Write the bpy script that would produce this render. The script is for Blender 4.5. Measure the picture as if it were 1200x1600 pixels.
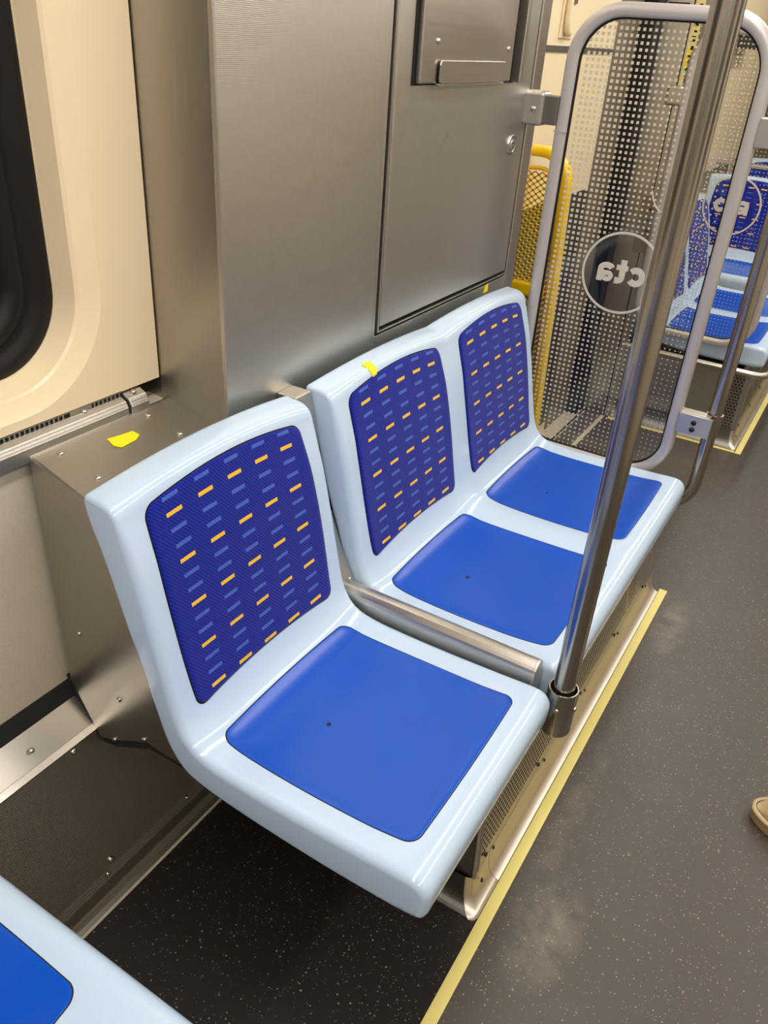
import bpy, bmesh, math, random
from mathutils import Vector, Matrix
random.seed(4)
PI = math.pi
for o in list(bpy.data.objects): bpy.data.objects.remove(o)
scn = bpy.context.scene
col = scn.collection

# ------------------------------------------------------------------ camera, world, lights, exposure
F_PX = 1263.0
cd = bpy.data.cameras.new('camera'); cam = bpy.data.objects.new('camera', cd); col.objects.link(cam)
cd.sensor_fit = 'VERTICAL'; cd.sensor_height = 36.0; cd.lens = F_PX / 1600 * 36.0
cd.clip_start = 0.02; cd.clip_end = 60
RX = Vector((0.85152842, 0.52031619, 0.06457876))      # image right
RY = Vector((0.31542484, -0.40999297, -0.85581127))    # image down
RZ = Vector((-0.41881563, 0.74911737, -0.51324131))    # forward
m = Matrix((RX, -RY, -RZ)).transposed().to_4x4()
m.translation = Vector((0, 0, 1.4))
cam.matrix_world = m
scn.camera = cam

w = bpy.data.worlds.new('world'); scn.world = w; w.use_nodes = True
w.node_tree.nodes['Background'].inputs[0].default_value = (0.9, 0.8, 0.66, 1)
w.node_tree.nodes['Background'].inputs[1].default_value = 0.05

def area(name, loc, sx, sy, power, colr, rot=(0, 0, 0)):
    l = bpy.data.lights.new(name, 'AREA'); l.shape = 'RECTANGLE'; l.size = sx; l.size_y = sy
    l.energy = power; l.color = colr
    o = bpy.data.objects.new(name, l); col.objects.link(o); o.location = loc; o.rotation_euler = rot
    return o
LIGHT = (1.0, 0.95, 0.87)
area('ceiling_lamp_light', (-0.30, 1.8, 2.085), 0.16, 8.6, 46, LIGHT)
area('ceiling_lamp_light', (0.90, 1.8, 2.085), 0.16, 8.6, 46, LIGHT)

vs = scn.view_settings
vs.view_transform = 'Standard'; vs.look = 'None'; vs.gamma = 1.0; vs.use_curve_mapping = False
vs.exposure = 0.07

# ------------------------------------------------------------------ materials
def srgb(r, g, b):
    f = lambda c: c / 12.92 if c <= 0.04045 else ((c + 0.055) / 1.055) ** 2.4
    return (f(r / 255), f(g / 255), f(b / 255), 1)
class NT:
    def __init__(s, name):
        s.m = bpy.data.materials.new(name); s.m.use_nodes = True
        s.t = s.m.node_tree; s.n = s.t.nodes; s.l = s.t.links
        s.b = s.n['Principled BSDF']; s.out = s.n['Material Output']
    def new(s, typ, **kw):
        n = s.n.new(typ)
        for k, v in kw.items(): setattr(n, k, v)
        return n
    def set(s, sock, v):
        if isinstance(v, (int, float, tuple, list)): sock.default_value = v
        else: s.l.new(v, sock)
    def math(s, op, a, b=0.0, c=None):
        n = s.new('ShaderNodeMath', operation=op)
        s.set(n.inputs[0], a); s.set(n.inputs[1], b)
        if c is not None: s.set(n.inputs[2], c)
        return n.outputs[0]
    def mix(s, fac, a, b):
        n = s.new('ShaderNodeMix', data_type='RGBA')
        s.set(n.inputs[0], fac); s.set(n.inputs[6], a); s.set(n.inputs[7], b)
        return n.outputs[2]
    def coord(s, kind='Object', scale=(1, 1, 1)):
        c = s.new('ShaderNodeTexCoord'); mp = s.new('ShaderNodeMapping')
        mp.inputs['Scale'].default_value = scale
        s.l.new(c.outputs[kind], mp.inputs[0]); return mp.outputs[0]
    def xyz(s, v):
        n = s.new('ShaderNodeSeparateXYZ'); s.l.new(v, n.inputs[0]); return n.outputs
    def noise(s, vec, scale, detail=3, rough=0.5):
        n = s.new('ShaderNodeTexNoise'); s.l.new(vec, n.inputs['Vector'])
        n.inputs['Scale'].default_value = scale; n.inputs['Detail'].default_value = detail
        n.inputs['Roughness'].default_value = rough; return n.outputs[0]
    def ramp(s, v, p0, p1, c0=0.0, c1=1.0):
        n = s.new('ShaderNodeMapRange'); n.clamp = True
        s.set(n.inputs[0], v); s.set(n.inputs[1], p0); s.set(n.inputs[2], p1); s.set(n.inputs[3], c0); s.set(n.inputs[4], c1)
        return n.outputs[0]
    def bump(s, h, strength=0.2, dist=0.001):
        n = s.new('ShaderNodeBump'); n.inputs['Strength'].default_value = strength
        n.inputs['Distance'].default_value = dist; s.l.new(h, n.inputs['Height'])
        s.l.new(n.outputs[0], s.b.inputs['Normal'])
    def base(s, c, rough=0.5, metal=0.0, spec=0.5):
        s.set(s.b.inputs['Base Color'], c); s.set(s.b.inputs['Roughness'], rough)
        s.set(s.b.inputs['Metallic'], metal); s.b.inputs['Specular IOR Level'].default_value = spec

def simple(name, c, rough=0.5, metal=0.0, spec=0.5, var=0.0, vscale=30):
    t = NT(name)
    if var:
        n = t.noise(t.coord(), vscale, 4)
        lo = tuple(x * (1 - var) for x in c[:3]) + (1,); hi = tuple(min(1, x * (1 + var)) for x in c[:3]) + (1,)
        t.base(t.mix(n, lo, hi), rough, metal, spec)
    else: t.base(c, rough, metal, spec)
    return t.m
def steel(name, c, rough=0.32, linen=True, brush=(60, 60, 60), bump=0.12):
    t = NT(name)
    n = t.noise(t.coord('Object', brush), 1.0, 3, 0.6)
    big = t.noise(t.coord(), 3.0, 2)
    lo = tuple(x * 0.94 for x in c[:3]) + (1,); hi = tuple(min(1, x * 1.05) for x in c[:3]) + (1,)
    t.base(t.mix(n, lo, hi), t.math('ADD', t.math('MULTIPLY', n, 0.12), t.math('ADD', t.math('MULTIPLY', big, 0.08), rough - 0.1)), 1.0)
    if linen:
        o = t.xyz(t.coord())
        a = t.math('SINE', t.math('MULTIPLY', o[1], 2600.0)); b = t.math('SINE', t.math('MULTIPLY', t.math('ADD', o[2], o[0]), 2600.0))
        t.bump(t.math('ADD', t.math('ADD', a, b), t.math('MULTIPLY', n, 2.0)), bump, 0.0005)
    else: t.bump(n, bump, 0.0006)
    return t.m
M = {}
ST = (0.60, 0.575, 0.53, 1)
M['steel'] = steel('linen_stainless', ST, 0.36)
M['steel_shade'] = steel('linen_stainless_shaded', (0.46, 0.435, 0.39, 1), 0.36)  # same stainless, with the shade on housing and cabinet sides put into its colour
M['steel_h'] = steel('brushed_stainless', (0.58, 0.54, 0.485, 1), 0.32, False, (260, 3, 260), 0.025)
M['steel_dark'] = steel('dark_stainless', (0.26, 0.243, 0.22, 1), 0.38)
M['cove'] = steel('satin_cove_stainless', (0.72, 0.66, 0.58, 1), 0.42, False, (200, 3, 200), 0.05)
M['pole'] = steel('pole_stainless', (0.46, 0.43, 0.39, 1), 0.26, False, (400, 400, 2), 0.06)
M['tube'] = simple('satin_grey_paint', srgb(196, 190, 188), 0.35, 0.35, 0.5)
M['bracket'] = simple('cast_bracket_grey', srgb(190, 186, 180), 0.32, 0.75)
M['screw'] = simple('polished_screw_steel', (0.62, 0.58, 0.52, 1), 0.22, 1.0)
M['black_screw'] = simple('black_oxide_screw', (0.03, 0.03, 0.032, 1), 0.3, 0.7)
M['shell'] = simple('pale_blue_moulded_plastic', srgb(190, 211, 234), 0.14, 0.0, 0.5)
M['insert'] = simple('royal_blue_smooth_insert', srgb(8, 78, 190), 0.26, 0.0, 0.4, 0.05, 6)
M['black'] = simple('black_rubber', (0.009, 0.008, 0.0075, 1), 0.5, 0.0, 0.25)
M['dark'] = simple('dark_cavity', (0.01, 0.0095, 0.009, 1), 0.8)
M['cream'] = simple('cream_moulded_panel', srgb(236, 217, 182), 0.28, 0.0, 0.5, 0.02, 2)
M['grey_lam'] = simple('grey_speckled_laminate', srgb(202, 191, 170), 0.45, 0.0, 0.4, 0.10, 160)
M['ceil'] = simple('white_ceiling_panel', srgb(225, 215, 196), 0.4)
M['yellow_strip'] = simple('photoluminescent_yellow_strip', srgb(236, 222, 138), 0.42, 0.0, 0.4, 0.05, 14)
M['tape'] = simple('bright_yellow_tape', srgb(246, 224, 10), 0.55)
M['yellow'] = simple('yellow_enamel', srgb(252, 206, 10), 0.3)
M['white'] = simple('white_plastic', srgb(228, 224, 212), 0.4)
M['logo'] = simple('frosted_white_print', srgb(205, 198, 184), 0.6)
M['leather'] = simple('tan_leather', srgb(188, 166, 128), 0.45, 0, 0.4, 0.12, 40)
M['sole'] = simple('tan_rubber_sole', srgb(160, 134, 92), 0.5, 0, 0.4, 0.08, 30)
M['door_grey'] = steel('door_stainless', (0.22, 0.20, 0.18, 1), 0.33)  # dark reflections in the lower door sheet put into the base colour
M['taupe'] = simple('taupe_painted_metal', srgb(122, 110, 93), 0.4, 0.2)
M['rust'] = simple('dark_red_outside', srgb(60, 22, 12), 0.6)

def fabric():
    t = NT('dark_blue_moquette_with_dashes')
    uv = t.xyz(t.coord('UV'))
    cu = t.math('ADD', t.math('DIVIDE', uv[0], 0.067), 10.5)
    cf = t.math('ABSOLUTE', t.math('SUBTRACT', t.math('FRACT', cu), 0.5))
    rv = t.math('ADD', t.math('DIVIDE', t.math('SUBTRACT', uv[1], 0.019), 0.0252), 30.5)
    rf = t.math('ABSOLUTE', t.math('SUBTRACT', t.math('FRACT', rv), 0.5))
    dash = t.math('MULTIPLY', t.math('MULTIPLY', t.math('LESS_THAN', cf, 0.235), t.math('LESS_THAN', rf, 0.125)), t.math('LESS_THAN', t.math('ABSOLUTE', uv[0]), 0.16))
    idx = t.math('MODULO', t.math('FLOOR', rv), 3.0)
    yel = t.math('LESS_THAN', idx, 0.5)
    # twill weave
    tw = t.math('SINE', t.math('MULTIPLY', t.math('ADD', t.math('MULTIPLY', uv[0], 0.90), t.math('MULTIPLY', uv[1], 0.75)), 2 * PI / 0.0058))
    th = t.math('SINE', t.math('MULTIPLY', uv[0], 2 * PI / 0.0026))
    n = t.noise(t.coord('UV'), 900, 2)
    wv = t.ramp(t.math('ADD', t.math('MULTIPLY', tw, 0.7), t.math('MULTIPLY', th, 0.3)), -1, 1)
    ground = t.mix(wv, srgb(0, 10, 92), srgb(10, 36, 170))
    dc = t.mix(yel, t.mix(n, srgb(54, 82, 172), srgb(74, 104, 196)), t.mix(n, srgb(238, 172, 10), srgb(250, 204, 60)))
    t.base(t.mix(dash, ground, dc), 0.85, 0, 0.2)
    t.b.inputs['Sheen Weight'].default_value = 0.15
    t.bump(t.math('ADD', wv, t.math('MULTIPLY', n, 0.5)), 0.5, 0.0012)
    return t.m
M['fabric'] = fabric()

def floor_mat(name, c0, c1):
    t = NT(name)
    v = t.coord()
    def flecks(scale, thr, seed, keep):
        vo = t.new('ShaderNodeTexVoronoi'); vo.inputs['Scale'].default_value = scale
        mp = t.new('ShaderNodeMapping'); mp.inputs['Location'].default_value = (seed, seed * 2, 0)
        nz = t.new('ShaderNodeTexNoise'); nz.inputs['Scale'].default_value = 260.0
        t.l.new(v, nz.inputs['Vector'])
        add = t.new('ShaderNodeVectorMath', operation='MULTIPLY_ADD')
        t.l.new(nz.outputs['Color'], add.inputs[0]); add.inputs[1].default_value = (0.004, 0.004, 0.0); t.l.new(v, add.inputs[2])
        t.l.new(add.outputs[0], mp.inputs[0]); t.l.new(mp.outputs[0], vo.inputs['Vector'])
        s = t.xyz(vo.outputs['Color'])
        return t.math('MULTIPLY', t.math('LESS_THAN', vo.outputs['Distance'], thr), t.math('LESS_THAN', s[0], keep))
    f1 = flecks(110, 0.15, 3.1, 0.5); f2 = flecks(170, 0.17, 7.7, 0.5)
    fl = t.math('MAXIMUM', f1, t.math('MULTIPLY', f2, 0.65))
    n = t.noise(v, 2.2, 5, 0.6); n2 = t.noise(v, 14, 6, 0.7)
    base = t.mix(n, c0, c1)
    base = t.mix(t.math('MULTIPLY', fl, 0.75), base, srgb(165, 152, 132))
    # dusty scuffs beside the yellow strip
    o = t.xyz(v)
    def blob(cx, cy, rx, ry):
        dx = t.math('DIVIDE', t.math('SUBTRACT', o[0], cx), rx); dy = t.math('DIVIDE', t.math('SUBTRACT', o[1], cy), ry)
        d = t.math('ADD', t.math('MULTIPLY', dx, dx), t.math('MULTIPLY', dy, dy))
        return t.ramp(d, 1.0, 0.1)
    sc = t.math('MAXIMUM', blob(-0.165, 2.00, 0.05, 0.16), t.math('MAXIMUM', blob(-0.13, 0.95, 0.075, 0.14), t.math('MULTIPLY', blob(-0.175, 1.25, 0.03, 0.40), 0.5)))
    sc = t.math('MULTIPLY', sc, t.ramp(n2, 0.38, 0.72))
    base = t.mix(t.math('MULTIPLY', sc, 0.34), base, srgb(180, 171, 154))
    t.base(base, t.math('ADD', t.math('MULTIPLY', n2, 0.16), 0.34), 0, 0.45)
    t.bump(t.math('ADD', t.math('MULTIPLY', fl, 0.4), t.noise(v, 500, 2)), 0.12, 0.0008)
    return t.m
M['floor'] = floor_mat('dark_rubber_floor_with_flecks', srgb(64, 58, 52), srgb(80, 72, 64))
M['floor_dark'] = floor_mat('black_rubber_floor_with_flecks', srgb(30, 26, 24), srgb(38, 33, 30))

def perf(name, px, pz, hx, hz, c, axis='Y', lo=None):
    """thin steel sheet with punched holes (really open)"""
    t = NT(name)
    uv = t.xyz(t.coord('UV'))
    row = t.math('FLOOR', t.math('DIVIDE', uv[1], pz))
    fx = t.math('ABSOLUTE', t.math('SUBTRACT', t.math('FRACT', t.math('ADD', t.math('DIVIDE', uv[0], px), t.math('MULTIPLY', row, 0.5))), 0.5))
    fz = t.math('ABSOLUTE', t.math('SUBTRACT', t.math('FRACT', t.math('DIVIDE', uv[1], pz)), 0.5))
    hole = t.math('MULTIPLY', t.math('LESS_THAN', fx, hx), t.math('LESS_THAN', fz, hz))
    if lo:
        band = t.math('MULTIPLY', t.math('GREATER_THAN', uv[1], lo[0]), t.math('LESS_THAN', uv[1], lo[1]))
        gap = t.math('GREATER_THAN', t.math('ABSOLUTE', t.math('SUBTRACT', uv[1], lo[2])), 0.010)
        rib = t.math('LESS_THAN', t.math('FRACT', t.math('DIVIDE', uv[0], 0.47)), 0.965)
        hole = t.math('MULTIPLY', hole, t.math('MULTIPLY', band, t.math('MULTIPLY', gap, rib)))
    t.base(c, 0.34, 1.0)
    t.set(t.b.inputs['Alpha'], t.math('SUBTRACT', 1.0, hole))
    return t.m
M['perf'] = perf('perforated_stainless', 0.0105, 0.0100, 0.31, 0.26, (0.64, 0.59, 0.52, 1), lo=(0.022, 0.215, 0.105))
M['perf_side'] = perf('perforated_end_sheet', 0.013, 0.013, 0.28, 0.28, (0.5, 0.46, 0.40, 1))

def glass(name, w, h, cx, cz, flip=False, dk=1.0):
    """clear pane with a printed grid of white squares that shrink across it; none inside the logo ring"""
    t = NT(name)
    uv = t.xyz(t.coord('UV'))
    P = 0.0134
    a = t.math('SUBTRACT', t.math('FRACT', t.math('DIVIDE', uv[0], P)), 0.5)
    b = t.math('SUBTRACT', t.math('FRACT', t.math('DIVIDE', uv[1], P)), 0.5)
    across = t.math('DIVIDE', uv[0], w)
    if flip: across = t.math('SUBTRACT', 1.0, across)
    half = t.math('MULTIPLY', t.ramp(across, 0.22, 0.88, 0.275, 0.125), t.ramp(uv[1], 0.05, 0.42, 0.78 * dk, 1.0 * dk))
    dot = t.math('MULTIPLY', t.math('LESS_THAN', t.math('ABSOLUTE', a), half), t.math('LESS_THAN', t.math('ABSOLUTE', b), half))
    dx = t.math('SUBTRACT', uv[0], cx); dz = t.math('SUBTRACT', uv[1], cz)
    r = t.math('SQRT', t.math('ADD', t.math('MULTIPLY', dx, dx), t.math('MULTIPLY', dz, dz)))
    dot = t.math('MULTIPLY', dot, t.math('GREATER_THAN', r, 0.106))
    edge = t.math('MULTIPLY', t.math('GREATER_THAN', uv[0], 0.014), t.math('LESS_THAN', uv[0], w - 0.010))
    dot = t.math('MULTIPLY', dot, edge)
    tr = t.new('ShaderNodeBsdfTransparent'); tr.inputs[0].default_value = (0.90, 0.90, 0.87, 1)
    gl = t.new('ShaderNodeBsdfGlossy'); gl.inputs[0].default_value = (1, 1, 1, 1); gl.inputs[1].default_value = 0.03
    fr = t.new('ShaderNodeFresnel'); fr.inputs[0].default_value = 1.45
    mx = t.new('ShaderNodeMixShader'); t.l.new(fr.outputs[0], mx.inputs[0]); t.l.new(tr.outputs[0], mx.inputs[1]); t.l.new(gl.outputs[0], mx.inputs[2])
    df = t.new('ShaderNodeBsdfDiffuse'); df.inputs[0].default_value = srgb(204, 197, 182)
    tl = t.new('ShaderNodeBsdfTranslucent'); tl.inputs[0].default_value = srgb(204, 197, 182)
    pm = t.new('ShaderNodeMixShader'); pm.inputs[0].default_value = 0.4; t.l.new(df.outputs[0], pm.inputs[1]); t.l.new(tl.outputs[0], pm.inputs[2])
    fm = t.new('ShaderNodeMixShader'); t.l.new(dot, fm.inputs[0]); t.l.new(mx.outputs[0], fm.inputs[1]); t.l.new(pm.outputs[0], fm.inputs[2])
    t.l.new(fm.outputs[0], t.out.inputs['Surface'])
    return t.m
def pane_mat():
    t = NT('dark_window_glass')
    t.base((0.012, 0.011, 0.010, 1), 0.06, 0, 0.5); return t.m
M['pane'] = pane_mat()
def emis(name, c, s):
    t = NT(name); t.base(c, 0.5); t.b.inputs['Emission Color'].default_value = c; t.b.inputs['Emission Strength'].default_value = s; return t.m
M['lamp'] = emis('lamp_diffuser', (1.0, 0.95, 0.87, 1), 4.0)

# ------------------------------------------------------------------ mesh helpers
OFF = {}
def reg(o, parent):
    OFF[o.name] = (OFF[parent.name] if parent else Vector((0, 0, 0))) + o.location
def thing(name, loc, label, cat, group=None):
    o = bpy.data.objects.new(name, None); col.objects.link(o); o.location = loc; o.empty_display_size = 0.05
    tag(o, label, cat, group); reg(o, None); return o
def tag(o, label=None, cat=None, group=None, kind=None):
    if label: o['label'] = label
    if cat: o['category'] = cat
    if group: o['group'] = group
    if kind: o['kind'] = kind
    return o
def mesh(name, verts, faces, mat, parent=None, smooth=False, uvs=None, bevel=0.0, seg=2, fix=True):
    off = OFF[parent.name] if parent else Vector((0, 0, 0))
    me = bpy.data.meshes.new(name)
    me.from_pydata([tuple(Vector(v) - off) for v in verts], [], faces)
    if uvs is not None:
        ul = me.uv_layers.new(name='UVMap')
        for lp in me.loops: ul.data[lp.index].uv = uvs[lp.vertex_index]
    if fix:
        bm = bmesh.new(); bm.from_mesh(me); bmesh.ops.recalc_face_normals(bm, faces=bm.faces); bm.to_mesh(me); bm.free()
    if smooth: me.polygons.foreach_set('use_smooth', [True] * len(me.polygons))
    me.materials.append(mat if not isinstance(mat, str) else M[mat]); me.update()
    o = bpy.data.objects.new(name, me); col.objects.link(o)
    if parent: o.parent = parent
    if bevel:
        b = o.modifiers.new('bevel', 'BEVEL'); b.width = bevel; b.segments = seg; b.limit_method = 'ANGLE'; b.angle_limit = 0.6
        b.harden_normals = False
    reg(o, parent); return o
def box(name, x0, x1, y0, y1, z0, z1, mat, parent=None, bevel=0.0, seg=2):
    v = [(x, y, z) for x in (x0, x1) for y in (y0, y1) for z in (z0, z1)]
    f = [(0, 1, 3, 2), (4, 6, 7, 5), (0, 4, 5, 1), (2, 3, 7, 6), (0, 2, 6, 4), (1, 5, 7, 3)]
    return mesh(name, v, f, mat, parent, bevel=bevel, seg=seg)
def extrude_y(name, prof, y0, y1, mat, parent=None, closed=True, bevel=0.0, smooth=False, uv=False):
    """profile of (x,z) extruded along y"""
    n = len(prof)
    v = [(x, y0, z) for x, z in prof] + [(x, y1, z) for x, z in prof]
    f = [(i, (i + 1) % n, n + (i + 1) % n, n + i) for i in range(n if closed else n - 1)]
    if closed: f += [tuple(range(n)), tuple(range(2 * n - 1, n - 1, -1))]
    uvs = None
    if uv:
        s = [0.0]
        for a, b in zip(prof, prof[1:]): s.append(s[-1] + math.dist(a, b))
        uvs = [(y0, q) for q in s] + [(y1, q) for q in s]
    return mesh(name, v, f, mat, parent, smooth, uvs, bevel)
def sheet(prof, th):
    """closed outline of a sheet of given thickness following an open (x,z) profile"""
    out = []
    for i, p in enumerate(prof):
        a = prof[max(i - 1, 0)]; b = prof[min(i + 1, len(prof) - 1)]
        d = Vector((b[0] - a[0], b[1] - a[1])).normalized()
        out.append((p[0] - d.y * th, p[1] + d.x * th))
    return list(prof) + out[::-1]
def tube(name, pts, r, mat, parent=None, seg=14, rz=None, caps=True):
    """swept tube; rz gives an (a,b) elliptical section aligned to a fixed up vector"""
    P = [Vector(p) for p in pts]; n = len(P); verts = []; faces = []
    ref = None
    for i in range(n):
        d = (P[min(i + 1, n - 1)] - P[max(i - 1, 0)]).normalized()
        if ref is None:
            ref = Vector((0, 1, 0)) if abs(d.y) < 0.9 else Vector((1, 0, 0))
        a = (ref - d * ref.dot(d)).normalized(); b = d.cross(a); ref = a
        ra, rb = (r, r) if rz is None else rz
        for k in range(seg):
            t = 2 * PI * k / seg
            if rz is None: ca, sa = math.cos(t), math.sin(t)
            else:
                ca = math.copysign(abs(math.cos(t)) ** 0.6, math.cos(t)); sa = math.copysign(abs(math.sin(t)) ** 0.6, math.sin(t))
            verts.append(P[i] + a * (ca * ra) + b * (sa * rb))
    for i in range(n - 1):
        for k in range(seg):
            k2 = (k + 1) % seg
            faces.append((i * seg + k, i * seg + k2, (i + 1) * seg + k2, (i + 1) * seg + k))
    if caps: faces += [tuple(range(seg))[::-1], tuple((n - 1) * seg + k for k in range(seg))]
    o = mesh(name, verts, faces, mat, parent, True)
    if caps:
        es = o.modifiers.new('split', 'EDGE_SPLIT'); es.split_angle = 1.0
    return o
def arc(cx, cz, r, a0, a1, n):
    return [(cx + r * math.cos(a0 + (a1 - a0) * i / n), cz + r * math.sin(a0 + (a1 - a0) * i / n)) for i in range(n + 1)]
def rrect(x0, x1, z0, z1, r, n=8):
    return arc(x1 - r, z1 - r, r, 0, PI / 2, n) + arc(x0 + r, z1 - r, r, PI / 2, PI, n) + arc(x0 + r, z0 + r, r, PI, 1.5 * PI, n) + arc(x1 - r, z0 + r, r, 1.5 * PI, 2 * PI, n)
def dome_mesh(name, r, h, mat, seg=10):
    v = []; f = []
    rings = [(r, 0), (r, h * 0.35), (r * 0.8, h * 0.75), (r * 0.4, h)]
    for rr, z in rings:
        for k in range(seg): v.append((rr * math.cos(2 * PI * k / seg), rr * math.sin(2 * PI * k / seg), z))
    for i in range(len(rings) - 1):
        for k in range(seg): f.append((i * seg + k, i * seg + (k + 1) % seg, (i + 1) * seg + (k + 1) % seg, (i + 1) * seg + k))
    f.append(tuple(3 * seg + k for k in range(seg)))
    me = bpy.data.meshes.new(name); me.from_pydata(v, [], f); me.polygons.foreach_set('use_smooth', [True] * len(f)); me.materials.append(M[mat]); return me
SCREW = dome_mesh('screw', 0.0055, 0.0035, 'screw'); BSCREW = dome_mesh('screw_black', 0.0048, 0.003, 'black_screw')
def screw(loc, nrm, parent, me=None, s=1.0, name='screw'):
    o = bpy.data.objects.new(name, me or SCREW); col.objects.link(o); o.parent = parent
    o.location = Vector(loc) - OFF[parent.name]
    o.rotation_mode = 'QUATERNION'; o.rotation_quaternion = Vector(nrm).to_track_quat('Z', 'Y'); o.scale = (s, s, s)
    return o
def copy_tree(o, parent=None):
    c = o.copy(); col.objects.link(c); c.parent = parent
    for ch in list(o.children): copy_tree(ch, c)
    return c
def struct(o): o['kind'] = 'structure'; return o

# ------------------------------------------------------------------ setting: floor, ceiling, walls
Y0, Y1 = -2.6, 9.0
fl = struct(box('floor', -1.06, 1.70, Y0, Y1, -0.05, 0.0, 'floor'))
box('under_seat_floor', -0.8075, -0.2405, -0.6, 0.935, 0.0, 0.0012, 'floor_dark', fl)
struct(box('ceiling', -1.06, 1.70, Y0, Y1, 2.14, 2.20, 'ceil'))
for i, x in enumerate((-0.30, 0.90)):
    box('lamp_diffuser', x - 0.09, x + 0.09, -2.5, 6.1, 2.095, 2.14, 'lamp', bpy.data.objects['ceiling'], 0.01)
struct(box('wall_back', -1.06, 1.70, Y0 - 0.05, Y0, 0, 2.2, 'taupe'))  # unseen car end, coloured taupe to darken what the steel side faces reflect
struct(box('wall_front', -1.06, 1.70, Y1, Y1 + 0.05, 0, 2.2, 'cream'))
wr = struct(box('wall_right', 1.64, 1.70, Y0, Y1, 0, 2.2, 'ceil'))
for y in (-1.9, -0.3, 1.3, 4.4, 6.0):
    box('window_pane', 1.632, 1.645, y, y + 1.1, 0.93, 1.75, 'pane', wr, 0.003)
box('lower_panel', 1.62, 1.645, Y0, Y1, 0.06, 0.80, 'grey_lam', wr)

# left wall, window bay nearest the camera: moulded window mask with stepped recess
YW1 = 0.950
wl = struct(mesh('wall_left', [(-1.10, Y0, 0), (-1.10, Y1, 0), (-1.10, Y1, 2.2), (-1.10, Y0, 2.2), (-1.16, Y0, 0), (-1.16, Y1, 0), (-1.16, Y1, 2.2), (-1.16, Y0, 2.2)],
    [(0, 1, 2, 3), (7, 6, 5, 4), (0, 4, 5, 1), (3, 2, 6, 7), (0, 3, 7, 4), (1, 5, 6, 2)], 'grey_lam'))
def loft(rings, mat, name, parent, smooth=True):
    n = len(rings[0]); v = [p for r in rings for p in r]; f = []
    for i in range(len(rings) - 1):
        for k in range(n): f.append((i * n + k, i * n + (k + 1) % n, (i + 1) * n + (k + 1) % n, (i + 1) * n + k))
    return mesh(name, v, f, mat, parent, smooth, fix=False)
def wring(x, y0, y1, z0, z1, r): return [(x, y, z) for y, z in rrect(y0, y1, z0, z1, r, 12)]
WY0 = -0.50; WZ1 = 1.86
rings = [wring(-1.0, WY0 - 0.08, 0.845, 0.868, WZ1 + 0.08, 0.165),
         wring(-1.002, WY0 - 0.077, 0.842, 0.871, WZ1 + 0.077, 0.163),
         wring(-1.012, WY0 - 0.045, 0.814, 0.896, WZ1 + 0.045, 0.135),
         wring(-1.016, WY0 - 0.040, 0.809, 0.899, WZ1 + 0.040, 0.132),
         wring(-1.050, WY0 - 0.02, 0.800, 0.912, WZ1 + 0.02, 0.120),
         wring(-1.054, WY0 - 0.018, 0.797, 0.914, WZ1 + 0.018, 0.118)]
# flat field of the mask between the outer rectangle and the first ring
n = len(rings[0])
def proj_rect(p):
    cy, cz = (WY0 + 0.84) / 2, (0.868 + WZ1) / 2
    yy0, yy1, zz0, zz1 = -0.68, YW1, 0.852, 2.14
    dy, dz = p[1] - cy, p[2] - cz
    t = min([((yy1 - cy) / dy) if dy > 1e-9 else ((yy0 - cy) / dy if dy < -1e-9 else 1e9), ((zz1 - cz) / dz) if dz > 1e-9 else ((zz0 - cz) / dz if dz < -1e-9 else 1e9)])
    return (-1.0, cy + dy * t, cz + dz * t)
outer = [proj_rect(p) for p in rings[0]]
# square off the corners: the ring sample nearest each corner goes to the corner itself
for c in ((YW1, 2.14), (-0.68, 2.14), (-0.68, 0.852), (YW1, 0.852)):
    k = min(range(n), key=lambda i: (outer[i][1] - c[0]) ** 2 + (outer[i][2] - c[1]) ** 2); outer[k] = (-1.0, c[0], c[1])
back = [(-1.02, p[1], p[2]) for p in outer]
loft([back, outer, rings[0]], 'cream', 'window_mask_field', wl, False)
wm = loft(rings, 'cream', 'window_mask_recess', wl); es = wm.modifiers.new('split', 'EDGE_SPLIT'); es.split_angle = 0.25
win = struct(loft([wring(-1.053, WY0 - 0.02, 0.799, 0.912, WZ1 + 0.02, 0.119), wring(-1.048, WY0 - 0.014, 0.793, 0.918, WZ1 + 0.014, 0.114),
      wring(-1.048, WY0, 0.772, 0.938, WZ1, 0.098), wring(-1.056, WY0 + 0.004, 0.767, 0.943, WZ1 - 0.004, 0.095),
      wring(-1.056, WY0 + 0.01, 0.752, 0.957, WZ1 - 0.01, 0.085), wring(-1.050, WY0 + 0.014, 0.747, 0.962, WZ1 - 0.014, 0.082),
      wring(-1.052, WY0 + 0.03, 0.728, 0.980, WZ1 - 0.03, 0.068), wring(-1.075, WY0 + 0.035, 0.722, 0.986, WZ1 - 0.035, 0.064)], 'black', 'window_1', None))
gl = [p for p in wring(-1.074, WY0 + 0.035, 0.722, 0.986, WZ1 - 0.035, 0.064)]
mesh('pane', gl, [tuple(range(len(gl)))], 'pane', win)
box('wall_strip', -1.03, -1.0, Y0, -0.68, 0.852, 2.14, 'cream', wl)
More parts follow.
